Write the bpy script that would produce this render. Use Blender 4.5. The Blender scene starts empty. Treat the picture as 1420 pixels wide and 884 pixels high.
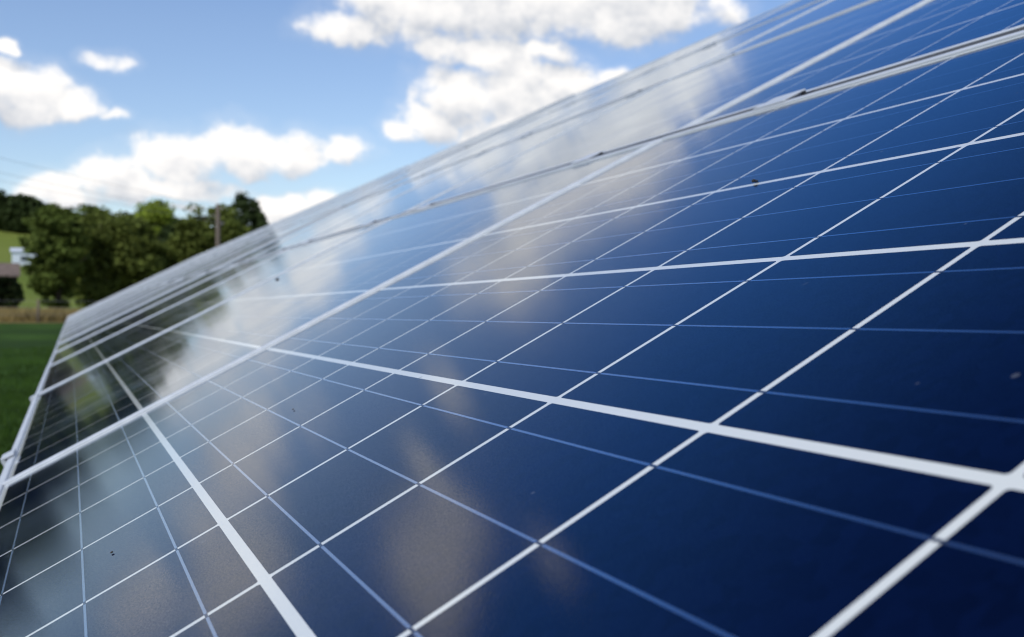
import bpy, bmesh, math, random
import numpy as np
from mathutils import Vector, Matrix

R = math.radians
random.seed(7)
rng = np.random.default_rng(7)
sc = bpy.context.scene
col = sc.collection

# ------------------------------------------------------------------ camera
TILT = R(28.376)                       # slope of the panel array
CT, ST = math.cos(TILT), math.sin(TILT)
O_Z = 0.80                             # height of the lowest row of cells above the ground
CAM = Vector((0.0638045, -0.2177959, 0.1959756 + O_Z))
right = Vector((0.8746497, -0.4847555, 0.0))
down = Vector((-0.0023502, -0.0042405, -0.9999882))
fwd = Vector((0.4847498, 0.8746394, -0.0048483))
cd = bpy.data.cameras.new('camera')
cam = bpy.data.objects.new('camera', cd)
col.objects.link(cam)
m = Matrix.Identity(4)
for i in range(3):
    m[i][0], m[i][1], m[i][2], m[i][3] = right[i], -down[i], -fwd[i], CAM[i]
cam.matrix_world = m
cd.sensor_width = 36.0
cd.lens = 1551.94 / 1420 * 36.0
cd.shift_x = -247.95 / 1420
cd.clip_start = 0.02
cd.clip_end = 6000
cd.dof.use_dof = True
cd.dof.focus_distance = 0.66
cd.dof.aperture_fstop = 13.5
sc.camera = cam

# ------------------------------------------------------------------ light
SUN_AZ, SUN_EL = R(-126), R(42)         # azimuth from +Y towards +X
sun_dir = Vector((math.sin(SUN_AZ) * math.cos(SUN_EL), math.cos(SUN_AZ) * math.cos(SUN_EL), math.sin(SUN_EL)))
sl = bpy.data.lights.new('sun', 'SUN')
sl.energy = 2.6
sl.angle = R(0.53)
sl.color = (1.0, 0.965, 0.91)
so = bpy.data.objects.new('sun', sl)
so.rotation_euler = (-sun_dir).to_track_quat('-Z', 'Y').to_euler()
so.location = (-30, 0, 40)
col.objects.link(so)

sc.view_settings.view_transform = 'Standard'
sc.view_settings.look = 'None'
sc.view_settings.exposure = 0.3
sc.view_settings.gamma = 1.0


class N:
    """arithmetic on shader sockets"""
    nt = None

    def __init__(self, s):
        self.s = s

    @staticmethod
    def op(kind, *a, clamp=False):
        n = N.nt.nodes.new('ShaderNodeMath')
        n.operation = kind
        n.use_clamp = clamp
        for i, v in enumerate(a):
            if isinstance(v, N):
                N.nt.links.new(v.s, n.inputs[i])
            else:
                n.inputs[i].default_value = v
        return N(n.outputs[0])

    def __add__(s, o): return N.op('ADD', s, o)
    def __radd__(s, o): return N.op('ADD', o, s)
    def __sub__(s, o): return N.op('SUBTRACT', s, o)
    def __rsub__(s, o): return N.op('SUBTRACT', o, s)
    def __mul__(s, o): return N.op('MULTIPLY', s, o)
    def __rmul__(s, o): return N.op('MULTIPLY', o, s)
    def __truediv__(s, o): return N.op('DIVIDE', s, o)
    def max(s, o): return N.op('MAXIMUM', s, o)
    def min(s, o): return N.op('MINIMUM', s, o)

    def step(s, a, b, lo=0.0, hi=1.0):
        n = N.nt.nodes.new('ShaderNodeMapRange')
        n.interpolation_type = 'SMOOTHSTEP'
        N.nt.links.new(s.s, n.inputs['Value'])
        n.inputs['From Min'].default_value = a
        n.inputs['From Max'].default_value = b
        n.inputs['To Min'].default_value = lo
        n.inputs['To Max'].default_value = hi
        return N(n.outputs['Result'])


# clouds: azimuth, elevation, half width, height above, depth below (degrees)
CLOUDS = [
    # long low bank over the trees
    (-.2, 5.7, 2.0, .8, .8), (2.2, 6.2, 1.7, 1.1, 1.2), (4.5, 7.0, 2.2, 1.25, .9), (7.0, 7.4, 2.4, 1.4, 1.0),
    (9.6, 7.4, 2.0, 1.25, .9), (12.0, 7.7, 1.2, 1.0, .7, .2), (4.0, 5.9, 3.4, .7, .6),
    # bank at the left edge
    (-2.3, 9.5, 2.5, 1.5, 1.1), (-.2, 9.0, 1.8, 1.0, .6), (1.9, 8.9, 1.1, .5, .3, .35), (-4.8, 9.3, 1.8, 1.2, .8),
    (1.2, 11.4, 1.3, .6, .5, .5), (-2.9, 11.4, .4, .5, .3, .2),
    # low cloud above the far end of the array
    (8.9, 5.0, 2.0, .9, 1.4), (10.8, 5.2, 1.6, .8, 1.2), (4.6, 5.1, .7, .4, .3, .2),
    # broad bank at the top, running on above the picture
    (11.5, 13.9, 1.9, 1.0, .9), (13.7, 15.0, 2.4, 1.8, 1.7, -.15), (16.5, 14.8, 2.8, 2.2, 1.7, -.2), (19.4, 15.2, 3.2, 2.6, 2.0, -.2),
    (22.6, 15.4, 3.0, 2.7, 2.0, -.2), (25.8, 15.4, 3.0, 2.6, 1.8, -.2), (28.0, 15.2, 2.5, 2.6, 1.4), (16.6, 13.0, 1.5, .8, .9, .1), (18.6, 12.8, 2.2, .8, .8), (22.0, 12.8, 2.4, .8, .8, .1), (20.6, 17.0, 3.4, 1.6, 1.8),
    (13.0, 15.8, 1.9, .9, 1.0), (30.4, 15.0, 1.6, 1.2, 1.0, .2),
    # towering cumulus behind the array's upper edge
    (17.5, 10.9, 2.4, 1.7, 2.0), (16.0, 9.5, 1.7, 1.2, 1.2), (19.9, 11.5, 2.3, 1.3, 2.0), (22.7, 11.5, 2.7, 1.0, 2.0),
    (14.6, 8.8, 1.2, .8, .7, .2), (20.2, 9.3, 3.0, 2.0, 2.0), (25.4, 11.4, 1.8, .8, 1.2, .1),
    # clouds above the picture that only show mirrored in the glass
    (-7.2, 12.4, 2.5, 1.8, 1.6, -.3), (-9.8, 9.0, 1.9, 1.2, 1.0, -.1), (-3.3, 9.5, 1.8, 1.2, 1.0, -.2), (-1.3, 19.8, 3.0, 2.2, 2.0, -.35),
    (-4.4, 21.8, 1.5, 1.2, 1.2, -.1), (2.6, 17.4, 1.0, 1.2, 1.2), (5.9, 16.2, .8, .9, .9), (1.2, 24.6, 1.2, 1.0, 1.0),
    (12.6, 15.6, 1.2, 1.2, 1.0),
]

w = bpy.data.worlds.new('World')
sc.world = w
w.use_nodes = True
nt = w.node_tree
nt.nodes.clear()
N.nt = nt
out = nt.nodes.new('ShaderNodeOutputWorld')
sky = nt.nodes.new('ShaderNodeTexSky')
sky.sky_type = 'NISHITA'
sky.sun_disc = False
sky.sun_elevation = SUN_EL
sky.sun_rotation = SUN_AZ
sky.altitude = 150
sky.air_density = 1.0
sky.dust_density = 0.6
sky.ozone_density = 1.6
bg_sky = nt.nodes.new('ShaderNodeBackground')
bg_sky.inputs['Strength'].default_value = 0.125
tc = nt.nodes.new('ShaderNodeTexCoord')
sep = nt.nodes.new('ShaderNodeSeparateXYZ')
nt.links.new(tc.outputs['Generated'], sep.inputs[0])
dx, dy, dz = (N(sep.outputs[i]) for i in range(3))


def noise(scale, detail, rough, offset=(0, 0, 0), vec=None, stretch=(1, 1, 1)):
    mp = nt.nodes.new('ShaderNodeMapping')
    mp.inputs['Location'].default_value = offset
    mp.inputs['Scale'].default_value = stretch
    nt.links.new(vec or tc.outputs['Generated'], mp.inputs['Vector'])
    n = nt.nodes.new('ShaderNodeTexNoise')
    n.inputs['Scale'].default_value = scale
    n.inputs['Detail'].default_value = detail
    n.inputs['Roughness'].default_value = rough
    nt.links.new(mp.outputs[0], n.inputs['Vector'])
    return N(n.outputs['Fac'])


az = N.op('ARCTAN2', dx, dy) * (180 / math.pi)
el = N.op('ARCSINE', dz) * (180 / math.pi)
puff = noise(34, 7, .58, stretch=(1, 1, 1.25)) - .5
puff2 = noise(34, 7, .58, offset=(.006, .004, -.018), stretch=(1, 1, 1.25)) - .5


def density(a, e):
    d = None
    for (ca, ce, ra, up, lo, *wk) in CLOUDS:
        wk = wk[0] if wk else 0
        p = (a - ca) * (1 / ra)
        q0 = e - ce
        q = (q0 * (1 / up)).max(q0 * (-1 / lo))
        v = p * p + q * q
        if wk:
            v = v + wk
        d = v if d is None else d.min(v)
    return 1.0 - d.min(4.0)


wa = noise(15, 4, .55, offset=(7, 2, 1)) - .5
we = noise(15, 4, .55, offset=(1, 9, 4)) - .5
azw, elw = az + wa * 4.5, el + we * 2.6
d1 = density(azw, elw)
d2 = density(azw - .25, elw + .8)
dens = d1 + puff * 2.5 + .0
dens2 = d2 + puff2 * 2.5 + .0
# scattered fair-weather clouds over the rest of the sky
front = az.step(-24, -14) * (1.0 - az.step(42, 54))
front = front * (1.0 - el.step(46, 60))
other = (noise(4.6, 6, .58, stretch=(1, 1, 1.7)) - .53) * 7.0
other2 = (noise(4.6, 6, .58, offset=(.05, .03, -.06), stretch=(1, 1, 1.7)) - .53) * 7.0
dens = dens * front + other * (1.0 - front)
dens2 = dens2 * front + other2 * (1.0 - front)
# paler air low down, deeper blue higher up
tint = nt.nodes.new('ShaderNodeValToRGB')
cr = tint.color_ramp
cr.interpolation = 'EASE'
for k, (e_, c_) in enumerate(((0, (.92, .92, .95)), (13, (.84, .85, .94)), (27, (.28, .65, 1.12)), (42, (.09, .25, .50)), (75, (.5, .7, .95)))):
    q = cr.elements[k] if k < 2 else cr.elements.new(e_ / 90)
    q.position = e_ / 90
    q.color = (*c_, 1)
nt.links.new((el / 90).s, tint.inputs[0])
tm = nt.nodes.new('ShaderNodeMix')
tm.data_type = 'RGBA'
tm.blend_type = 'MULTIPLY'
tm.inputs[0].default_value = 1
nt.links.new(sky.outputs[0], tm.inputs[6])
nt.links.new(tint.outputs[0], tm.inputs[7])
nt.links.new(tm.outputs[2], bg_sky.inputs['Color'])
alpha = dens.step(-.3, .75).max(dens.step(-1.5, 1.0) * .16) * el.step(-.5, 1.0)
lit = ((d1 - d2) * .40 * front + (puff - puff2) * 1.0 + (other - other2) * .3 * (1.0 - front) + .66).step(0, 1)
body = dens.step(.2, 1.5)
lit = N.op('POWER', lit, 1.15) * (1.0 - body * .10)
mixc = nt.nodes.new('ShaderNodeMix')
mixc.data_type = 'RGBA'
mixc.inputs[6].default_value = (.39, .43, .50, 1)
mixc.inputs[7].default_value = (.90, .875, .85, 1)
nt.links.new(lit.s, mixc.inputs[0])
bg_cloud = nt.nodes.new('ShaderNodeBackground')
bg_cloud.inputs['Strength'].default_value = 1.0
nt.links.new(mixc.outputs[2], bg_cloud.inputs['Color'])
mixs = nt.nodes.new('ShaderNodeMixShader')
nt.links.new(alpha.s, mixs.inputs[0])
nt.links.new(bg_sky.outputs[0], mixs.inputs[1])
nt.links.new(bg_cloud.outputs[0], mixs.inputs[2])
nt.links.new(mixs.outputs[0], out.inputs['Surface'])


# ------------------------------------------------------------------ materials
def mat(name, base, rough=.6, metal=0., ior=1.5, coat=0., coat_rough=.05):
    mm = bpy.data.materials.new(name)
    mm.use_nodes = True
    b = mm.node_tree.nodes['Principled BSDF']
    b.inputs['Base Color'].default_value = (*base, 1)
    b.inputs['Roughness'].default_value = rough
    b.inputs['Metallic'].default_value = metal
    b.inputs['IOR'].default_value = ior
    b.inputs['Coat Weight'].default_value = coat
    b.inputs['Coat Roughness'].default_value = coat_rough
    return mm


def vary(mm, scale, lo, hi, detail=4, coord='Object', stretch=(1, 1, 1), rough=.55):
    """multiply the base colour between two factors with noise"""
    t = mm.node_tree
    b = t.nodes['Principled BSDF']
    c = b.inputs['Base Color'].default_value[:3]
    tcn = t.nodes.new('ShaderNodeTexCoord')
    mp = t.nodes.new('ShaderNodeMapping')
    mp.inputs['Scale'].default_value = stretch
    t.links.new(tcn.outputs[coord], mp.inputs[0])
    n = t.nodes.new('ShaderNodeTexNoise')
    n.inputs['Scale'].default_value = scale
    n.inputs['Detail'].default_value = detail
    n.inputs['Roughness'].default_value = rough
    t.links.new(mp.outputs[0], n.inputs['Vector'])
    r = t.nodes.new('ShaderNodeValToRGB')
    r.color_ramp.elements[0].position = .32
    r.color_ramp.elements[1].position = .68
    r.color_ramp.elements[0].color = (*[min(1, x * lo) for x in c], 1)
    r.color_ramp.elements[1].color = (*[min(1, x * hi) for x in c], 1)
    t.links.new(n.outputs['Fac'], r.inputs[0])
    t.links.new(r.outputs[0], b.inputs['Base Color'])
    return n


GLASS_ROUGH = 0.068


def under_glass(name, base, metal=0., rough=.5, stipple=.000024):
    """something laminated under the stippled, anti-reflex coated solar glass"""
    mm = mat(name, base, rough, metal)
    t = mm.node_tree
    b = t.nodes['Principled BSDF']
    b.inputs['Specular IOR Level'].default_value = 0.0
    gl = t.nodes.new('ShaderNodeBsdfGlossy')
    gl.distribution = 'GGX'
    gl.inputs['Color'].default_value = (.88, .94, 1.0, 1)
    fr = t.nodes.new('ShaderNodeFresnel')
    fr.inputs['IOR'].default_value = 1.37
    mx = t.nodes.new('ShaderNodeMixShader')
    t.links.new(fr.outputs[0], mx.inputs[0])
    t.links.new(b.outputs[0], mx.inputs[1])
    t.links.new(gl.outputs[0], mx.inputs[2])
    t.links.new(mx.outputs[0], t.nodes['Material Output'].inputs['Surface'])
    g = t.nodes.new('ShaderNodeNewGeometry')
    n = t.nodes.new('ShaderNodeTexNoise')
    n.inputs['Scale'].default_value = 1000
    n.inputs['Detail'].default_value = 2
    t.links.new(g.outputs['Position'], n.inputs['Vector'])
    bp = t.nodes.new('ShaderNodeBump')
    bp.inputs['Strength'].default_value = 1.0
    bp.inputs['Distance'].default_value = stipple
    t.links.new(n.outputs['Fac'], bp.inputs['Height'])
    if stipple:
        # shading of the pressed glass dimples, put into the gloss colour as noise
        dn = t.nodes.new('ShaderNodeTexNoise')
        dn.inputs['Scale'].default_value = 1150
        dn.inputs['Detail'].default_value = 1
        t.links.new(g.outputs['Position'], dn.inputs['Vector'])
        dr = t.nodes.new('ShaderNodeMix')
        dr.data_type = 'RGBA'
        dr.inputs[6].default_value = (.70, .77, .85, 1)
        dr.inputs[7].default_value = (1.0, 1.0, 1.0, 1)
        dp = t.nodes.new('ShaderNodeMapRange')
        dp.inputs['From Min'].default_value = .36
        dp.inputs['From Max'].default_value = .62
        t.links.new(dn.outputs['Fac'], dp.inputs['Value'])
        t.links.new(dp.outputs[0], dr.inputs[0])
        t.links.new(dr.outputs[2], gl.inputs['Color'])
        t.links.new(bp.outputs[0], gl.inputs['Normal'])
        t.links.new(bp.outputs[0], fr.inputs['Normal'])
    c0 = b.inputs['Base Color']
    vd = t.nodes.new('ShaderNodeTexVoronoi')
    vd.inputs['Scale'].default_value = 46
    t.links.new(g.outputs['Position'], vd.inputs['Vector'])
    sd = t.nodes.new('ShaderNodeSeparateColor')
    t.links.new(vd.outputs['Color'], sd.inputs[0])
    N.nt = t
    spot = (N(vd.outputs['Distance']) - N(sd.outputs[0]) * .07).step(.0, .03, 1, 0) * N(sd.outputs[1]).step(.55, .6)
    dm = t.nodes.new('ShaderNodeMix')
    dm.data_type = 'RGBA'
    dm.name = 'dust'
    dm.inputs[6].default_value = (*base, 1)
    dm.inputs[7].default_value = (.10, .11, .13, 1)
    t.links.new((spot * .5).s, dm.inputs[0])
    t.links.new(dm.outputs[2], c0)
    # a thin film of dust that takes the edge off the gloss in patches
    n2 = t.nodes.new('ShaderNodeTexNoise')
    n2.inputs['Scale'].default_value = 5
    n2.inputs['Detail'].default_value = 6
    t.links.new(g.outputs['Position'], n2.inputs['Vector'])
    mr = t.nodes.new('ShaderNodeMapRange')
    mr.inputs['From Min'].default_value = .35
    mr.inputs['From Max'].default_value = .7
    mr.inputs['To Min'].default_value = GLASS_ROUGH * .75
    mr.inputs['To Max'].default_value = GLASS_ROUGH * 1.5
    t.links.new(n2.outputs['Fac'], mr.inputs['Value'])
    t.links.new(mr.outputs[0], gl.inputs['Roughness'])
    return mm


M = {}
M['backsheet'] = under_glass('white backsheet under glass', (.56, .585, .575))
CELL_BLUE = (.0010, .0034, .0205)


def cell_mat(name, stipple):
    mm = under_glass(name, CELL_BLUE, stipple=stipple)
    t = mm.node_tree
    g = t.nodes.new('ShaderNodeNewGeometry')
    vo = t.nodes.new('ShaderNodeTexVoronoi')
    vo.inputs['Scale'].default_value = 150
    vo.inputs['Randomness'].default_value = 1
    t.links.new(g.outputs['Position'], vo.inputs['Vector'])
    hs = t.nodes.new('ShaderNodeSeparateColor')
    t.links.new(vo.outputs['Color'], hs.inputs[0])
    oi = t.nodes.new('ShaderNodeObjectInfo')
    N.nt = t
    fac = N(hs.outputs[0]) * .36 + N(oi.outputs['Random']) * .5 + .57
    cm = t.nodes.new('ShaderNodeMix')
    cm.data_type = 'RGBA'
    cm.blend_type = 'MULTIPLY'
    cm.inputs[0].default_value = 1
    cm.inputs[6].default_value = (*CELL_BLUE, 1)
    cc = t.nodes.new('ShaderNodeCombineColor')
    for i in range(3):
        t.links.new(fac.s, cc.inputs[i])
    t.links.new(cc.outputs[0], cm.inputs[7])
    dust = t.nodes['dust']
    t.links.new(cm.outputs[2], dust.inputs[6])
    return mm


M['cell'] = cell_mat('polycrystalline silicon under glass', .000024)
M['cell_far'] = cell_mat('polycrystalline silicon under smoother glass', 0)
M['backsheet_far'] = under_glass('white backsheet under smoother glass', (.56, .585, .575), stipple=0)
M['ribbon'] = under_glass('tinned busbar ribbon under glass', (.42, .48, .58), 1., .27)
M['ribbon_bend_shade'] = under_glass('shaded ribbon dipping behind the next cell', (.035, .05, .09), .3, .5)  # same ribbon, its shade at the bend put into a darker colour
M['alu'] = mat('anodised aluminium', (.49, .52, .555), .42, .0)
vary(M['alu'], 60, .88, 1.06, 5, stretch=(1, .15, 1))
M['alu_dull'] = mat('galvanised steel', (.42, .43, .44), .5, .7)
vary(M['alu_dull'], 25, .75, 1.1)
M['rubber'] = mat('black rubber and bolt', (.012, .012, .014), .45)
M['shade'] = mat('dark grey gap shade', (.055, .058, .06), .7)  # stands in for the shade between panel rows
M['fly'] = mat('dark fly body', (.012, .011, .012), .3)
M['wing'] = mat('fly wing', (.16, .16, .17), .2)
M['dirt'] = mat('dried dirt', (.03, .022, .015), .9)
M['bark'] = mat('bark', (.075, .055, .04), .9)
vary(M['bark'], 6, .6, 1.3)
M['pole'] = mat('weathered pole timber', (.11, .088, .068), .85)
vary(M['pole'], 9, .75, 1.2, stretch=(3, 3, .2))
M['post'] = mat('grey fence timber', (.13, .105, .075), .9)
M['wire'] = mat('dull aluminium wire', (.30, .31, .33), .6)
M['porcelain'] = mat('grey insulator', (.30, .29, .27), .4)
M['wall'] = mat('pale rendered wall', (.62, .68, .76), .8)
vary(M['wall'], 1.5, .92, 1.05)
M['pane'] = mat('window glass', (.05, .07, .09), .08)
M['slate'] = mat('pale roof sheet', (.56, .60, .66), .5)
M['shed_roof'] = mat('weathered brown roof', (.14, .105, .088), .9)
vary(M['shed_roof'], 2.5, .75, 1.2)
M['shed_wall'] = mat('dark shed boards', (.014, .011, .009), .9)
vary(M['shed_wall'], 4, .7, 1.3, stretch=(4, 4, .3))


def leaf_mat(name, c):
    mm = mat(name, c, .6)
    mm.node_tree.nodes['Principled BSDF'].inputs['Specular IOR Level'].default_value = .06
    vary(mm, .9, .6, 1.45, 4)
    t = mm.node_tree
    b = t.nodes['Principled BSDF']
    ramp = [n for n in t.nodes if n.type == 'VALTORGB'][0]
    tr = t.nodes.new('ShaderNodeBsdfTranslucent')
    t.links.new(ramp.outputs[0], tr.inputs[0])
    ms = t.nodes.new('ShaderNodeMixShader')
    ms.inputs[0].default_value = .3
    t.links.new(b.outputs[0], ms.inputs[1])
    t.links.new(tr.outputs[0], ms.inputs[2])
    t.links.new(ms.outputs[0], t.nodes['Material Output'].inputs[0])
    return mm


M['leaf_mid'] = leaf_mat('mid green leaves', (.10, .135, .03))
M['leaf_olive'] = leaf_mat('olive green leaves', (.115, .142, .032))
M['leaf_dark'] = leaf_mat('dark green leaves', (.042, .062, .021))
M['leaf_light'] = leaf_mat('light green leaves', (.22, .28, .04))
M['blade'] = leaf_mat('lawn blades', (.042, .085, .013))
M['dry'] = leaf_mat('dry tall grass', (.33, .26, .11))

# ground: mown lawn, a dry strip, and a bright meadow on the slope behind
mg = mat('ground grass', (.04, .08, .016), .9)
t = mg.node_tree
b = t.nodes['Principled BSDF']
b.inputs['Specular IOR Level'].default_value = .08
N.nt = t
gp = t.nodes.new('ShaderNodeNewGeometry')
sx = t.nodes.new('ShaderNodeSeparateXYZ')
t.links.new(gp.outputs['Position'], sx.inputs[0])
X, Y = N(sx.outputs[0]), N(sx.outputs[1])
rr = N.op('SQRT', X * X + Y * Y)


def gnoise(scale, detail=5):
    n = t.nodes.new('ShaderNodeTexNoise')
    n.inputs['Scale'].default_value = scale
    n.inputs['Detail'].default_value = detail
    t.links.new(gp.outputs['Position'], n.inputs['Vector'])
    return N(n.outputs['Fac'])


def cmix(f, a, c):
    n = t.nodes.new('ShaderNodeMix')
    n.data_type = 'RGBA'
    t.links.new(f.s, n.inputs[0])
    for i, v in ((6, a), (7, c)):
        if isinstance(v, tuple):
            n.inputs[i].default_value = (*v, 1)
        else:
            t.links.new(v, n.inputs[i])
    return n.outputs[2]


lawn = cmix(gnoise(1.3, 8).step(.3, .7), (.024, .055, .009), (.05, .105, .015))
lawn = cmix(gnoise(.12, 3).step(.42, .6), lawn, (.026, .055, .010))
meadow = cmix(gnoise(.05, 6).step(.3, .7), (.11, .155, .024), (.16, .195, .04))
wob = rr + gnoise(.3) * 4.0
c = cmix(wob.step(53, 55), lawn, (.22, .17, .07))
c = cmix(wob.step(64, 68), c, meadow)
t.links.new(c, b.inputs['Base Color'])
bp = t.nodes.new('ShaderNodeBump')
bp.inputs['Distance'].default_value = .05
t.links.new(gnoise(30, 8).s, bp.inputs['Height'])
t.links.new(bp.outputs[0], b.inputs['Normal'])


# ------------------------------------------------------------------ helpers
def tag(o, label=None, cat=None, group=None, kind=None):
    for k, v in (('label', label), ('category', cat), ('group', group), ('kind', kind)):
        if v:
            o[k] = v
    return o


def mesh_obj(name, me, parent=None):
    o = bpy.data.objects.new(name, me)
    col.objects.link(o)
    o.parent = parent
    return o


def build(name, verts, faces, material, parent=None, smooth=False, idx=None):
    me = bpy.data.meshes.new(name)
    me.from_pydata([tuple(map(float, v)) for v in verts], [], faces)
    for mm in (material if isinstance(material, (list, tuple)) else [material]):
        me.materials.append(mm)
    if idx:
        me.polygons.foreach_set('material_index', idx)
    if smooth:
        me.polygons.foreach_set('use_smooth', [True] * len(me.polygons))
    me.update()
    return mesh_obj(name, me, parent)


def bm_obj(name, bm, material, parent=None, smooth=False):
    me = bpy.data.meshes.new(name)
    bm.to_mesh(me)
    bm.free()
    me.materials.append(material)
    if smooth:
        me.polygons.foreach_set('use_smooth', [True] * len(me.polygons))
    return mesh_obj(name, me, parent)


def empty(name, loc, rot=(0, 0, 0)):
    o = bpy.data.objects.new(name, None)
    o.empty_display_size = .1
    o.location = loc
    o.rotation_euler = rot
    col.objects.link(o)
    return o


def box_into(bm, x0, x1, y0, y1, z0, z1, bevel=0.):
    vs = [bm.verts.new((x, y, z)) for z in (z0, z1) for y in (y0, y1) for x in (x0, x1)]
    fs = [bm.faces.new([vs[i] for i in f]) for f in
          ((0, 2, 3, 1), (4, 5, 7, 6), (0, 1, 5, 4), (2, 6, 7, 3), (0, 4, 6, 2), (1, 3, 7, 5))]
    if bevel:
        es = list({e for f in fs for e in f.edges})
        bmesh.ops.bevel(bm, geom=es, offset=bevel, segments=2, affect='EDGES', profile=.5)


def cyl_into(bm, p0, p1, r0, r1, seg=10):
    p0, p1 = Vector(p0), Vector(p1)
    d = (p1 - p0).normalized()
    a = d.orthogonal().normalized()
    c = d.cross(a)
    rings = []
    for p, r in ((p0, r0), (p1, r1)):
        rings.append([bm.verts.new(p + (a * math.cos(k * 2 * math.pi / seg) + c * math.sin(k * 2 * math.pi / seg)) * r) for k in range(seg)])
    for k in range(seg):
        bm.faces.new((rings[0][k], rings[0][(k + 1) % seg], rings[1][(k + 1) % seg], rings[1][k]))
    bm.faces.new(rings[0][::-1])
    bm.faces.new(rings[1])


def ball_into(bm, c, r, seg=12):
    mt = Matrix.Translation(c) @ Matrix.Diagonal((*r, 1))
    bmesh.ops.create_uvsphere(bm, u_segments=seg, v_segments=seg // 2 + 2, radius=1, matrix=mt)


def bearing(azd, dist):
    """ground position seen from the camera at an azimuth (degrees) and distance"""
    a = R(azd)
    return CAM.x + math.sin(a) * dist, CAM.y + math.cos(a) * dist


def sstep(a, b, x):
    x = np.clip((np.asarray(x, float) - a) / (b - a), 0, 1)
    return x * x * (3 - 2 * x)


def ground_z(x, y):
    x, y = np.asarray(x, float), np.asarray(y, float)
    r = np.hypot(x - CAM.x, y - CAM.y)
    a = np.degrees(np.arctan2(x - CAM.x, y - CAM.y))
    z = .62 * sstep(14, 56, r)
    hill = np.clip((r - 78) / 152, 0, 1.04) ** 2 * 14.4
    side = sstep(-60, -20, a) * (1 - .85 * sstep(3, 9, a))
    z = z + hill * side * (1 - .5 * sstep(320, 900, r))
    z = z + .05 * np.sin(x * .31) * np.cos(y * .27) * sstep(8, 30, r)
    return z


# ------------------------------------------------------------------ ground
rad = np.concatenate([[0], np.geomspace(1.2, 3200, 110)])
angs = np.linspace(0, 2 * np.pi, 241)[:-1]
vs, fs = [(CAM.x, CAM.y, 0.)], []
for r_ in rad[1:]:
    xs, ys = CAM.x + r_ * np.sin(angs), CAM.y + r_ * np.cos(angs)
    zs = ground_z(xs, ys)
    vs += list(zip(xs, ys, zs))
na = len(angs)
for k in range(na):
    fs.append((0, 1 + (k + 1) % na, 1 + k))
for j in range(len(rad) - 2):
    for k in range(na):
        a0, a1 = 1 + j * na + k, 1 + j * na + (k + 1) % na
        fs.append((a0, a1, a1 + na, a0 + na))
gr = build('ground', vs, fs, mg, smooth=True)
tag(gr, 'green mown lawn rising gently to a bright meadow slope behind the trees', 'ground', kind='structure')


# ------------------------------------------------------------------ solar panels
PU, PV = .1585, .1593                    # cell pitch along the row and up the slope
GU, GV = .0044, .0054                    # white gaps between cells and between strings
ML, MH = 1.628, .983                     # module size
LIP, LIPW, DEPTH = .0030, .0100, .036
ROW, COLP = 1.010, 1.638                 # module spacing up the slope and along the row
ROT = (0, -TILT, 0)


def on_array(u, v, n=0.):
    """u along the row, v up the slope, n above the glass -> world"""
    return Vector((v * CT - n * ST, u, O_Z + v * ST + n * CT))


def frame_mesh():
    hx, hy = MH / 2, ML / 2
    c = .0007
    prof = [(0, -DEPTH), (0, LIP - c), (c, LIP), (LIPW - c, LIP), (LIPW, LIP - c), (LIPW, -.0015), (.0022, -.0015),
            (.0022, -DEPTH + .0022), (.024, -DEPTH + .0022), (.024, -DEPTH)]
    vs, fs = [], []
    corners = ((-1, -1), (1, -1), (1, 1), (-1, 1))
    for (sx_, sy_) in corners:
        for (i, z) in prof:
            vs.append((sx_ * (hx - i), sy_ * (hy - i), z))
    n = len(prof)
    for k in range(4):
        for j in range(n):
            a0, a1 = k * n + j, k * n + (j + 1) % n
            b0, b1 = ((k + 1) % 4) * n + j, ((k + 1) % 4) * n + (j + 1) % n
            fs.append((a0, b0, b1, a1))
    me = bpy.data.meshes.new('frame')
    me.from_pydata(vs, [], fs)
    me.materials.append(M['alu'])
    bm = bmesh.new()
    bm.from_mesh(me)
    bmesh.ops.recalc_face_normals(bm, faces=bm.faces)
    bm.to_mesh(me)
    bm.free()
    return me


def cell_poly(cx_, cy_, z):
    hx, hy, ch = (PV - GV) / 2, (PU - GU) / 2, .0016
    k = ch * .3
    p = []
    for (sx_, sy_) in ((1, 1), (-1, 1), (-1, -1), (1, -1)):
        q = [(hx, hy - ch), (hx - k, hy - k), (hx - ch, hy)]
        if sx_ * sy_ < 0:
            q = q[::-1]
        p += [(cx_ + sx_ * a_, cy_ + sy_ * b_, z) for a_, b_ in q]
    return p


def single(name, polys, material, idx=None):
    vs, fs = [], []
    for p in polys:
        fs.append(tuple(range(len(vs), len(vs) + len(p))))
        vs += p
    me = bpy.data.meshes.new(name)
    me.from_pydata(vs, [], fs)
    for mm in (material if isinstance(material, list) else [material]):
        me.materials.append(mm)
    if idx:
        me.polygons.foreach_set('material_index', idx)
    bm = bmesh.new()
    bm.from_mesh(me)
    for f in bm.faces:
        if f.normal.z < 0:
            f.normal_flip()
    bm.to_mesh(me)
    bm.free()
    return me


def ribbon_polys(x):
    polys, idx = [], []
    wd = .0014 / 2
    for k in range(10):
        yc = (k - 4.5) * PU
        h = (PU - GU) / 2
        polys.append([(x - wd, yc - h + .0008, .00009), (x + wd, yc - h + .0008, .00009), (x + wd, yc + h - .002, .00009), (x - wd, yc + h - .002, .00009)])
        idx.append(0)
        if k < 9:
            polys.append([(x - wd, yc + h - .002, .00009), (x + wd, yc + h - .002, .00009), (x + wd, yc + h + GU + .0008, .00009), (x - wd, yc + h + GU + .0008, .00009)])
            idx.append(1)
    return polys, idx


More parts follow.
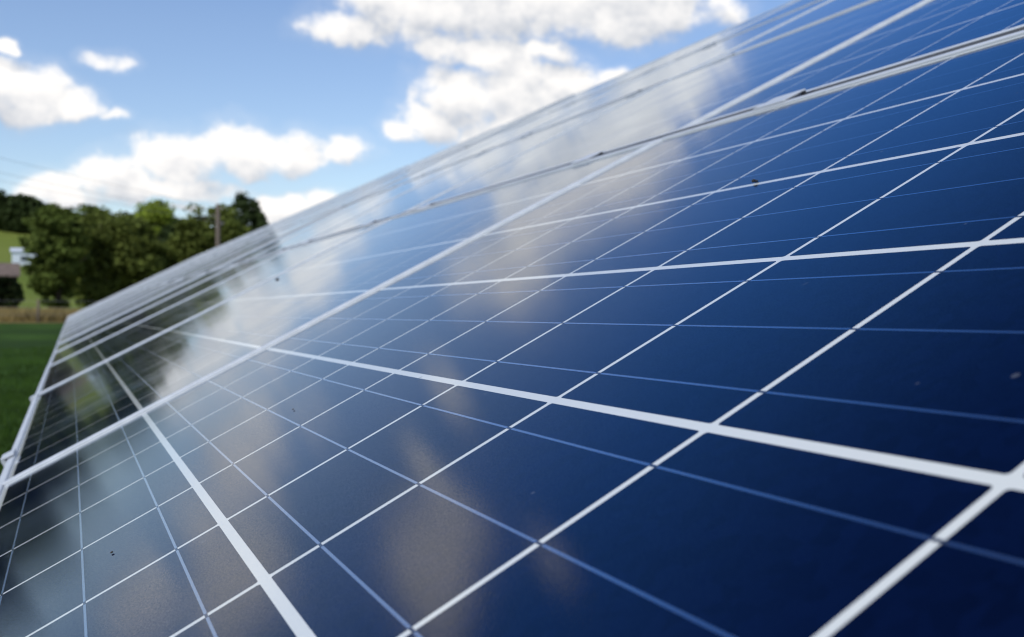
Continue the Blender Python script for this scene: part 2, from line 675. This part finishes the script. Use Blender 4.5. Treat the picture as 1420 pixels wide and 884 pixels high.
cell_xy = [((i - 2.5) * PV, (k - 4.5) * PU) for i in range(6) for k in range(10)]
bus_x = [(i - 2.5) * PV + d for i in range(6) for d in (-.052, 0., .052)]
ME_FRAME = frame_mesh()
bm = bmesh.new()
box_into(bm, -MH / 2 + .004, MH / 2 - .004, -ML / 2 + .004, ML / 2 - .004, -.0052, 0)
ME_LAM = bpy.data.meshes.new('glass_laminate')
bm.to_mesh(ME_LAM)
bm.free()
ME_LAM.materials.append(M['backsheet'])
ME_LAM_FAR = ME_LAM.copy()
ME_LAM_FAR.materials[0] = M['backsheet_far']
ME_CELL = single('solar_cell', [cell_poly(0, 0, 0)], M['cell'])
ME_CELL_FAR = ME_CELL.copy()
ME_CELL_FAR.materials[0] = M['cell_far']
ME_CELLS = single('cell_grid', [cell_poly(x, y, .00004) for x, y in cell_xy], M['cell'])
ME_CELLS_FAR = ME_CELLS.copy()
ME_CELLS_FAR.materials[0] = M['cell_far']
p_, i_ = ribbon_polys(0)
ME_BUS = single('busbar', p_, [M['ribbon'], M['ribbon_bend_shade']], i_)
ps, ids = [], []
for x in bus_x:
    p_, i_ = ribbon_polys(x)
    ps += p_
    ids += i_
ME_BUSES = single('busbar_grid', ps, [M['ribbon'], M['ribbon_bend_shade']], ids)
bm = bmesh.new()
box_into(bm, -.05, .05, -.06, .06, -.027, -.006, .003)
ME_JBOX = bpy.data.meshes.new('junction_box')
bm.to_mesh(ME_JBOX)
bm.free()
ME_JBOX.materials.append(M['rubber'])

ROWN = ['bottom row', 'second row', 'third row', 'top row']
ORD = ['nearest', 'second nearest', 'third nearest', 'fourth nearest', 'fifth nearest']
NCOL = 24
BREAK = 5                                # a second table of panels starts a hand's width further on
SPECIAL = {
    (0, 0): 'big deep blue solar panel filling the foreground, lowest row, nearest the camera',
    (1, 0): 'blue solar panel at upper right, just above the foreground panel across a clamped gap',
    (0, 1): 'solar panel next along the lowest row, mirroring dark trees and pale cloud',
    (1, 1): 'solar panel of the second row mirroring the bright white cloud, second nearest',
}


def far_shift(c):
    return ((c - 3) * .0045, .04) if c >= BREAK else (0., 0.)


def jit(r, c):
    rs = random.Random(r * 131 + c * 17)
    return rs.uniform(-.0012, .0012), rs.uniform(-.0008, .0008), R(rs.uniform(-.06, .06)), R(rs.uniform(-.06, .06))


panel_u = {}
for c_ in range(NCOL):
    lift, gap = far_shift(c_)
    for r_ in range(4):
        uc = 3 * PU + c_ * COLP + gap
        vc = 3 * PV + r_ * ROW
        jn, jv, ja, jb = jit(r_, c_) if (r_, c_) != (0, 0) else (0, 0, 0, 0)
        loc = on_array(uc, vc + jv, jn)
        loc.z += lift
        p = empty('solar_panel', loc, (ja, -TILT + jb, 0))
        if (r_, c_) in SPECIAL:
            lab = SPECIAL[(r_, c_)]
        elif c_ < BREAK:
            lab = 'blue solar panel in the %s up the slope, %s to the camera' % (ROWN[r_], ORD[c_])
        else:
            lab = 'distant solar panel of the %s, blurred into the grey far end' % ROWN[r_]
        tag(p, lab, 'solar panel', 'solar panels of the tilted array' if c_ < BREAK else 'far solar panels of the %s' % ROWN[r_])
        panel_u[(r_, c_)] = uc
        mesh_obj('frame', ME_FRAME, p)
        lam = mesh_obj('glass_laminate', ME_LAM if c_ < 1 else ME_LAM_FAR, p)
        if (r_, c_) in ((0, 0), (1, 0), (0, 1), (1, 1)):
            for (x, y) in cell_xy:
                o = mesh_obj('solar_cell', ME_CELL if c_ < 1 else ME_CELL_FAR, lam)
                o.location = (x, y, .00004)
            for x in bus_x:
                o = mesh_obj('busbar', ME_BUS, lam)
                o.location = (x, 0, 0)
        else:
            mesh_obj('cell_grid', ME_CELLS if c_ < 1 else ME_CELLS_FAR, lam)
            mesh_obj('busbar_grid', ME_BUSES, lam)
        if c_ < BREAK:
            jb_ = mesh_obj('junction_box', ME_JBOX, p)
            jb_.location = (MH / 2 - .12, 0, 0)

# ---- clamps in the gaps between the rows
bm = bmesh.new()
box_into(bm, -.019, .019, -.036, .036, LIP + .0004, LIP + .0022, .0005)
box_into(bm, -.0075, .0075, -.034, .034, -DEPTH - .004, LIP + .0004)
ME_CLAMP = bpy.data.meshes.new('clamp_plate')
bm.to_mesh(ME_CLAMP)
bm.free()
ME_CLAMP.materials.append(M['alu'])
bm = bmesh.new()
box_into(bm, -.0085, .0085, -.068, -.0375, -.012, LIP - .0006, .001)
cyl_into(bm, (0, -.055, LIP - .001), (0, -.055, LIP + .0028), .0040, .0036, 6)
ME_BOLT = bpy.data.meshes.new('clamp_bolt')
bm.to_mesh(ME_BOLT)
bm.free()
ME_BOLT.materials.append(M['rubber'])
bm = bmesh.new()
box_into(bm, -.006, .012, -.03, .03, LIP + .0006, LIP + .0036, .0008)
box_into(bm, -.0066, -.0014, -.03, .03, -DEPTH - .004, LIP + .0003)
box_into(bm, -.026, -.0068, -.03, .03, -DEPTH - .004, -DEPTH + .002, .0008)
ME_END = bpy.data.meshes.new('clip_plate')
bm.to_mesh(ME_END)
bm.free()
ME_END.materials.append(M['alu'])
bm = bmesh.new()
cyl_into(bm, (-.017, 0, -DEPTH + .001), (-.017, 0, -DEPTH + .011), .0068, .0064, 6)
cyl_into(bm, (-.017, 0, -DEPTH + .0105), (-.017, 0, -DEPTH + .020), .004, .0035, 8)
ME_ENDB = bpy.data.meshes.new('clip_bolt')
bm.to_mesh(ME_ENDB)
bm.free()
ME_ENDB.materials.append(M['alu_dull'])

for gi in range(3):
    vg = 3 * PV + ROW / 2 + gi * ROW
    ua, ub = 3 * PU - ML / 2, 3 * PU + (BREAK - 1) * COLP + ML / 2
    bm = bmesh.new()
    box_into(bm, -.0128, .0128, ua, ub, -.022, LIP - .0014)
    o = bm_obj('gap_shade_strip', bm, M['shade'])  # strip added to give the dark band of shade between rows
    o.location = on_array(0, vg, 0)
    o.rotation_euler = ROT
    tag(o, 'added dark grey strip for the shade in the gap %s of panels' % ('above the bottom row', 'above the second row', 'below the top row')[gi], 'seal strip', 'strips in the gaps between rows')

JOINT0 = 3 * PU + COLP / 2
GAPN = ['above the bottom row', 'above the second row', 'below the top row']
CORD = ['nearest', 'second nearest', 'third nearest', 'fourth nearest', 'fifth nearest', 'sixth nearest']
for gi in range(3):
    vg = 3 * PV + ROW / 2 + gi * ROW
    spots = []
    for c_ in range(BREAK - 1):
        for s in (-.305, .305):
            spots.append(JOINT0 + c_ * COLP + s)
    first = {0: 0, 1: 2, 2: 4}[gi]
    for k, u_ in enumerate(spots[first:]):
        p = empty('panel_clamp', on_array(u_, vg, 0), ROT)
        if k < 5:
            lab = 'aluminium clamp with black bolt in the gap %s, %s there' % (GAPN[gi], CORD[k])
        else:
            lab = 'small blurred clamp far along the gap %s' % GAPN[gi]
        tag(p, lab, 'clamp', 'clamps holding the panels')
        mesh_obj('clamp_plate', ME_CLAMP, p)
        mesh_obj('clamp_bolt', ME_BOLT, p)
for k, u_ in enumerate([JOINT0 + .305, JOINT0 + COLP - .09]):
    p = empty('edge_clip', on_array(u_, 3 * PV - MH / 2 - .0005, 0), ROT)
    lab = ['aluminium clip with a bolt, nearest on the lower edge of the array',
           'small blurred edge clip beside the second frame joint on the lower edge'][k]
    tag(p, lab, 'clip', 'clips along the lower edge')
    mesh_obj('clip_plate', ME_END, p)
    mesh_obj('clip_bolt', ME_ENDB, p)

# ---- the rack that carries the panels
u0, u1 = 3 * PU - ML / 2, 3 * PU + (NCOL - 1) * COLP + ML / 2 + .1
rack = empty('mounting_rack', (1.6, (u0 + u1) / 2, 0))
tag(rack, 'galvanised steel rack standing under the tilted solar panels', 'rack')
mid = (u0 + u1) / 2


def local(o, parent):
    """keep world-space vertices while parenting to an unrotated empty"""
    for v in o.data.vertices:
        v.co -= parent.location
    return o


def slope_beam(ua, ub, va, vb, n0, n1, lift=0.):
    bm = bmesh.new()
    box_into(bm, va, vb, ua, ub, n0, n1)
    for v in bm.verts:
        q = on_array(v.co.y, v.co.x, v.co.z)
        q.z += lift
        v.co = q
    return bm


LOWEST = -DEPTH - .005
for (ua, ub, lift) in ((u0, 3 * PU + BREAK * COLP - COLP / 2, 0.), (3 * PU + BREAK * COLP - COLP / 2 + .1, u1, .05)):
    for vv in (.35, 1.75, 3.1):
        local(bm_obj('purlin', slope_beam(ua, ub, vv, vv + .05, LOWEST - .115, LOWEST - .045, lift), M['alu_dull'], rack), rack)
    us = []
    c0, c1 = (0, BREAK) if lift == 0 else (BREAK, NCOL)
    for c_ in range(c0, c1):
        uc = 3 * PU + c_ * COLP + far_shift(c_)[1]
        for s in (-.525, .525):
            local(bm_obj('rail', slope_beam(uc + s - .02, uc + s + .02, 0.0, 4.0, LOWEST - .042, LOWEST - .001, lift), M['alu_dull'], rack), rack)
        if c_ % 2 == 0:
            for vv in (.375, 3.125):
                bm = bmesh.new()
                top = on_array(uc, vv, LOWEST - .117)
                gz = float(ground_z(top.x, top.y)) - .3
                cyl_into(bm, (top.x, top.y, gz), (top.x, top.y, top.z + lift), .045, .045, 12)
                local(bm_obj('post', bm, M['alu_dull'], rack, True), rack)

# ---- the fly on the glass, and specks of dirt
fly = empty('fly', on_array(3.615 * PU, 4.02 * PV, .0004), (0, -TILT, R(200)))
tag(fly, 'tiny dark fly sitting on a white grid line of the blue foreground panel', 'fly')
bm = bmesh.new()
ball_into(bm, (0, 0, .0017), (.0010, .0014, .0010))
ball_into(bm, (0, -.0023, .0016), (.0011, .0018, .0011))
ball_into(bm, (0, .0018, .0017), (.0009, .0007, .0009))
for s in (-1, 1):
    for a_ in (-.9, 0, .9):
        k_ = (s * .0022, a_ * .0016, .0016)
        cyl_into(bm, (s * .0006, a_ * .0008, .0013), k_, .00016, .00014, 5)
        cyl_into(bm, k_, (s * .0030, a_ * .0022, .00005), .00014, .00010, 5)
bm_obj('body', bm, M['fly'], fly, True)
for s in (-1, 1):
    bm = bmesh.new()
    ball_into(bm, (s * .0011, -.0022, .0027), (.0009, .0024, .00008))
    bmesh.ops.rotate(bm, verts=bm.verts, cent=(0, 0, .0026), matrix=Matrix.Rotation(R(-s * 16), 3, 'Z'))
    bm_obj('wing', bm, M['wing'], fly, True)
for (u_, v_, s_, lab) in ((3.56, .615, .0010, 'dark dirt speck on the glass near the lower left corner of the picture'),
                          (4.52, 1.565, .0008, 'small dark speck on blue glass left of the centre of the foreground panel'),
                          (17.3, 3.70, .0050, 'blurred dark speck on the pale mirrored cloud far up the second panel')):
    bm = bmesh.new()
    bmesh.ops.create_icosphere(bm, subdivisions=2, radius=s_)
    for v in bm.verts:
        v.co *= random.uniform(.75, 1.2)
        v.co.x *= 1.0
        v.co.y *= 1.6
        v.co.z *= .5
    o = bm_obj('dirt_speck', bm, M['dirt'], None, True)
    o.location = on_array(u_ * PU, v_ * PV, .0007 + s_ * .25)
    o.rotation_euler = ROT
    tag(o, lab, 'dirt speck', 'specks on the glass')


# ------------------------------------------------------------------ trees
def tree(azd, dist, top, half, trunk_h, leaf, label, group, name='broadleaf_tree', dens=1., seed=0, lean=0., flat=1., cat='tree', leafsize=.125, sink=0.):
    rs = np.random.default_rng(seed + 100)
    x, y = bearing(azd, dist)
    gz = float(ground_z(x, y))
    H = top - gz
    root = empty(name, (x, y, gz))
    tag(root, label, cat, group)
    # trunk and limbs
    bm = bmesh.new()
    tr = max(.05, H * .022)
    pts = [Vector((lean * t_ * H + .04 * H * math.sin(3 * t_ + seed) * .3, .02 * H * math.sin(2.3 * t_ + seed), t_ * H * .88)) for t_ in np.linspace(0, 1, 8)]
    pts[0].z = -.15
    for k in range(7):
        cyl_into(bm, pts[k], pts[k + 1], tr * (1.25 - k * .16), tr * (1.25 - (k + 1) * .16), 9)
    for k in range(12):
        t_ = .25 + .6 * rs.random()
        p = pts[int(t_ * 7)]
        a_ = rs.random() * 6.28
        L = half * (.5 + .4 * rs.random())
        q = p + Vector((math.cos(a_) * L, math.sin(a_) * L, L * .55))
        mdl = (p + q) / 2 + Vector((0, 0, -.06 * L))
        cyl_into(bm, p, mdl, tr * .38, tr * .24, 6)
        cyl_into(bm, mdl, q, tr * .24, tr * .09, 6)
    bm_obj('trunk', bm, M['bark'], root, True)
    # crown: many leaf clumps scattered through the volume, thinner inside
    z0 = trunk_h
    cz, hz = (z0 + H) / 2, (H - z0) / 2
    ncl = int(95 * dens * (1 + .2 * (half + hz)))
    V, Q = [], []
    lob = [(rs.uniform(-1, 1, 3), rs.uniform(.10, .26)) for _ in range(9)]
    for _ in range(ncl):
        d = rs.normal(size=3)
        d /= np.linalg.norm(d)
        rad_ = rs.random() ** .33
        k = 1.0
        for (lv, la) in lob:
            lv = lv / (np.linalg.norm(lv) + 1e-6)
            k += la * max(0, float(d @ lv)) ** 5 - .02
        prof = 1.0 if d[2] > -.2 else .92
        cpos = np.array([d[0] * half * .90 * k * rad_ * prof + lean * H * .5, d[1] * half * .90 * k * rad_ * prof, cz + d[2] * hz * .90 * min(k, 1.12) * rad_ * flat])
        cr = half * rs.uniform(.14, .27)
        n = int(52 * dens)
        P_ = rs.normal(size=(n, 3))
        P_ /= np.linalg.norm(P_, axis=1)[:, None]
        P_ *= (cr * rs.random(n) ** .45)[:, None]
        P_[:, 2] *= .72
        P_ += cpos
        nr = rs.normal(size=(n, 3)) + np.array([0, 0, .7])
        nr /= np.linalg.norm(nr, axis=1)[:, None]
        t1 = np.cross(nr, rs.normal(size=(n, 3)))
        t1 /= np.linalg.norm(t1, axis=1)[:, None] + 1e-9
        t2 = np.cross(nr, t1)
        s_ = (leafsize * rs.uniform(.6, 1.25, n) * (.7 + .3 * half / 2))[:, None]
        base = len(V) * 0
        quad = np.stack([P_ - t1 * s_, P_ + t2 * s_ * .62, P_ + t1 * s_, P_ - t2 * s_ * .62], 1)
        Q.append(quad)
    Q = np.concatenate(Q).reshape(-1, 3)
    Q[:, 2] = np.maximum(Q[:, 2], .05)
    nq = len(Q) // 4
    me = bpy.data.meshes.new('crown')
    me.vertices.add(nq * 4)
    me.vertices.foreach_set('co', Q.ravel())
    me.loops.add(nq * 4)
    me.loops.foreach_set('vertex_index', np.arange(nq * 4))
    me.polygons.add(nq)
    me.polygons.foreach_set('loop_start', np.arange(nq) * 4)
    me.polygons.foreach_set('loop_total', np.full(nq, 4))
    me.materials.append(M[leaf])
    me.update()
    me.validate()
    mesh_obj('crown', me, root)
    return root


G1 = 'trees along the edge of the lawn'
tree(-.52, 66, 7.35, 1.5, .1, 'leaf_mid', 'broad mid green tree at the left, next to the pale house on the slope', G1, seed=1, dens=1.25)
tree(.75, 75, 8.0, 2.0, .2, 'leaf_mid', 'tree with a rounded top behind and between the two big leafy trees on the left', G1, seed=2, dens=1.2)
tree(1.95, 69, 7.35, 2.7, .0, 'leaf_olive', 'widest olive green tree, left of the array end and below the light green crown', G1, seed=3, dens=1.5)
tree(3.3, 92, 10.1, 2.5, 2.5, 'leaf_light', 'light yellow green tree rising above the darker trees', G1, seed=4, dens=1.3)
tree(4.45, 86, 8.2, 2.0, .8, 'leaf_dark', 'dark shaded tree right of the light green crown', G1, seed=5, dens=1.2)
tree(5.5, 70, 7.6, 2.3, .3, 'leaf_olive', 'olive green tree directly behind the wooden pole', G1, seed=6, dens=1.25)
tree(7.3, 74, 8.3, 2.0, 1., 'leaf_dark', 'dark green tree right of the wooden pole, just above the array edge', G1, seed=7, dens=1.25)
tree(8.2, 78, 7.0, 1.4, 1., 'leaf_dark', 'low dark tree sloping down to the array edge, farthest right', G1, seed=8, dens=1.2)
G2 = 'dark trees on top of the slope'
tree(-2.9, 236, 23.3, 5.4, -1.5, 'leaf_dark', 'tallest dark tree on top of the slope at the left picture edge', G2, seed=11, dens=1.3, leafsize=.3)
tree(-1.75, 232, 22.4, 4.6, -1.5, 'leaf_dark', 'dark tree on the slope, right of the tallest one above the meadow', G2, seed=12, dens=1.3, leafsize=.3)
tree(-.85, 232, 20.4, 4.2, -1.5, 'leaf_dark', 'lower dark tree on the slope partly behind the broad mid green tree', G2, seed=13, dens=1.2, leafsize=.3)
G3 = 'trees left of the picture that the glass mirrors'
for k, (a_, tp, hw) in enumerate(((-4.8, 6.1, 1.7), (-6.8, 6.5, 1.9), (-9.2, 7.2, 2.1), (-11.6, 7.5, 2.3), (-14.2, 7.2, 2.2))):
    tree(a_, 60, tp, hw, .3, 'leaf_dark' if k % 2 else 'leaf_mid', 'tree beside the lawn seen as a dark reflection in the lower left glass', G3, seed=20 + k, dens=1.2)
tree(-2.45, 60.5, 2.9, .78, .0, 'leaf_dark', 'low dark bush in front of the brown roofed shed at the left edge', None, name='shrub', cat='bush', seed=31, dens=1.0, leafsize=.12)


# ------------------------------------------------------------------ house, shed, pole, wires, fence
def facing(root, azd):
    root.rotation_euler = (0, 0, -R(azd))


x, y = bearing(-1.95, 185)
gz = float(ground_z(x, y))
hs_ = empty('house', (x, y, gz))
facing(hs_, -1.95)
tag(hs_, 'small pale blue white house on the bright meadow, partly behind a tree', 'house')
bm = bmesh.new()
box_into(bm, -.95, 3.6, 0, 4, -.6, 1.95)
bm_obj('wall', bm, M['wall'], hs_)
rv = [(-1.15, -.2, 1.92), (3.8, -.2, 1.92), (3.8, 2.0, 2.5), (-1.15, 2.0, 2.5), (3.8, 4.2, 1.92), (-1.15, 4.2, 1.92)]
rv += [(a_, b_, c_ + .1) for a_, b_, c_ in rv]
build('roof', rv, [(0, 3, 2, 1), (3, 5, 4, 2), (6, 7, 8, 9), (9, 8, 10, 11), (0, 1, 7, 6), (4, 5, 11, 10), (1, 2, 8, 7), (2, 4, 10, 8), (0, 6, 9, 3), (3, 9, 11, 5)], M['slate'], hs_)
for (xa, xb) in ((.0, 1.0), (1.9, 2.9)):
    bm = bmesh.new()
    box_into(bm, xa, xb, -.06, -.003, .55, 1.5)
    f = bm_obj('window', bm, M['slate'], hs_)
    bm = bmesh.new()
    box_into(bm, xa + .12, xb - .12, -.075, -.063, .67, 1.38)
    bm_obj('pane', bm, M['pane'], f)

x, y = bearing(-2.35, 88)
gz = float(ground_z(x, y))
sh = empty('shed', (x, y, gz))
facing(sh, -2.35)
tag(sh, 'low dark shed with a weathered brown roof at the left edge behind the bush', 'shed')
bm = bmesh.new()
box_into(bm, -2.0, .5, 0, 2.4, -.3, 3.0 - .1)
bm_obj('wall', bm, M['shed_wall'], sh)
rv = [(-2.2, -.35, 2.75), (.65, -.35, 2.75), (.65, 1.4, 3.65), (-2.2, 1.4, 3.65), (.65, 2.7, 2.9), (-2.2, 2.7, 2.9)]
rv += [(a_, b_, c_ + .09) for a_, b_, c_ in rv]
build('roof', rv, [(0, 3, 2, 1), (3, 5, 4, 2), (6, 7, 8, 9), (9, 8, 10, 11), (0, 1, 7, 6), (4, 5, 11, 10), (1, 2, 8, 7), (2, 4, 10, 8), (0, 6, 9, 3), (3, 9, 11, 5)], M['shed_roof'], sh)


def utility_pole(x, y, top, label, ang):
    gz = float(ground_z(x, y))
    p = empty('utility_pole', (x, y, gz), (0, 0, ang))
    tag(p, label, 'utility pole', 'wooden poles carrying the wires')
    bm = bmesh.new()
    cyl_into(bm, (0, 0, -.4), (0, 0, top - gz), .125, .10, 14)
    bm_obj('pole', bm, M['pole'], p, True)
    pts = []
    for k in range(3):
        bm = bmesh.new()
        zz = top - gz - .25 - .38 * k
        sx_ = -1 if k % 2 else 1
        cyl_into(bm, (sx_ * .13, 0, zz), (sx_ * .24, 0, zz + .02), .014, .014, 8)
        cyl_into(bm, (sx_ * .24, 0, zz - .02), (sx_ * .24, 0, zz + .09), .045, .03, 10)
        bm_obj('insulator', bm, M['porcelain'], p, True)
        pts.append(Vector((x, y, gz)) + Matrix.Rotation(ang, 3, 'Z') @ Vector((sx_ * .24, 0, zz + .08)))
    return pts


xa, ya = bearing(6.1, 62)
xb, yb = -13.5, 21.5
ang = math.atan2(yb - ya, xb - xa) + math.pi / 2
A = utility_pole(xa, ya, 6.55, 'brown wooden pole standing in front of the olive tree beside the array', ang)
B = utility_pole(xb, yb, 6.9, 'brown wooden pole out on the lawn at the other end of the wires', ang)
for k in range(3):
    bm = bmesh.new()
    prev = None
    n = 24
    for j in range(n + 1):
        t_ = j / n
        p = A[k].lerp(B[k], t_) - Vector((0, 0, 4 * t_ * (1 - t_) * .35))
        if prev is not None:
            cyl_into(bm, prev, p, .0055, .0055, 6)
        prev = p
    o = bm_obj('overhead_wire', bm, M['wire'], None, True)
    tag(o, ['thin grey overhead wire crossing the sky at left, highest of the three', 'thin grey overhead wire crossing the sky at left, middle of the three',
            'thin grey overhead wire crossing the sky at left, lowest of the three'][k], 'wire', 'overhead wires')

# fence in the dry grass
fx = [bearing(a_, 54.2) for a_ in np.arange(-14, 9.1, 2.55)]
fe = empty('fence', (fx[0][0], fx[0][1], float(ground_z(*fx[0]))))
tag(fe, 'wire fence with grey wooden posts along the dry grass strip', 'fence')
bm = bmesh.new()
tops = []
for (x, y) in fx:
    gz = float(ground_z(x, y))
    bmp = bmesh.new()
    cyl_into(bmp, (x, y, gz - .2), (x, y, gz + .95), .06, .05, 8)
    local(bm_obj('post', bmp, M['post'], fe, True), fe)
    tops.append(Vector((x, y, gz)))
for h_ in (.3, .6, .88):
    for p, q in zip(tops, tops[1:]):
        cyl_into(bm, p + Vector((0, 0, h_)), q + Vector((0, 0, h_)), .004, .004, 5)
local(bm_obj('fence_wire', bm, M['wire'], fe), fe)


# ------------------------------------------------------------------ grass
def blades(name, xs, ys, h, wd, material, label, lean=.35):
    n = len(xs)
    zs = ground_z(xs, ys)
    a_ = rng.random(n) * 6.283
    hh = h * rng.uniform(.5, 1.2, n)
    ww = wd * rng.uniform(.7, 1.3, n)
    l_ = rng.random(n) * 6.283
    lx, ly = np.cos(l_) * lean * hh * rng.random(n), np.sin(l_) * lean * hh * rng.random(n)
    b0 = np.stack([xs - np.cos(a_) * ww, ys - np.sin(a_) * ww, zs - .01], 1)
    b1 = np.stack([xs + np.cos(a_) * ww, ys + np.sin(a_) * ww, zs - .01], 1)
    tp = np.stack([xs + lx, ys + ly, zs + hh], 1)
    Q = np.stack([b0, b1, tp], 1).reshape(-1, 3)
    me = bpy.data.meshes.new(name)
    me.vertices.add(n * 3)
    me.vertices.foreach_set('co', Q.ravel())
    me.loops.add(n * 3)
    me.loops.foreach_set('vertex_index', np.arange(n * 3))
    me.polygons.add(n)
    me.polygons.foreach_set('loop_start', np.arange(n) * 3)
    me.polygons.foreach_set('loop_total', np.full(n, 3))
    me.materials.append(M[material])
    me.update()
    o = mesh_obj(name, me)
    tag(o, label, 'grass', kind='stuff')


n = 150000
ys = 1.5 + 28 * rng.random(n) ** 1.6
xs = -6.5 + 8.0 * rng.random(n)
keep = rng.random(n) < np.clip(14 / (ys + 4), .25, 1)
blades('lawn_grass', xs[keep], ys[keep], .075, .006, 'blade', 'short green lawn grass beside the lower edge of the array')
n = 26000
aa = rng.uniform(-15, 9, n)
dd = rng.uniform(54.5, 60, n)
xs, ys = CAM.x + np.sin(np.radians(aa)) * dd, CAM.y + np.cos(np.radians(aa)) * dd
blades('dry_grass', xs, ys, .56, .035, 'dry', 'strip of tall straw coloured dry grass below the trees', .5)

sc.cycles.use_denoising = True
sc.cycles.use_adaptive_sampling = False
sc.cycles.filter_width = 1.15
sc.cycles.max_bounces = 8
sc.cycles.sample_clamp_indirect = 8
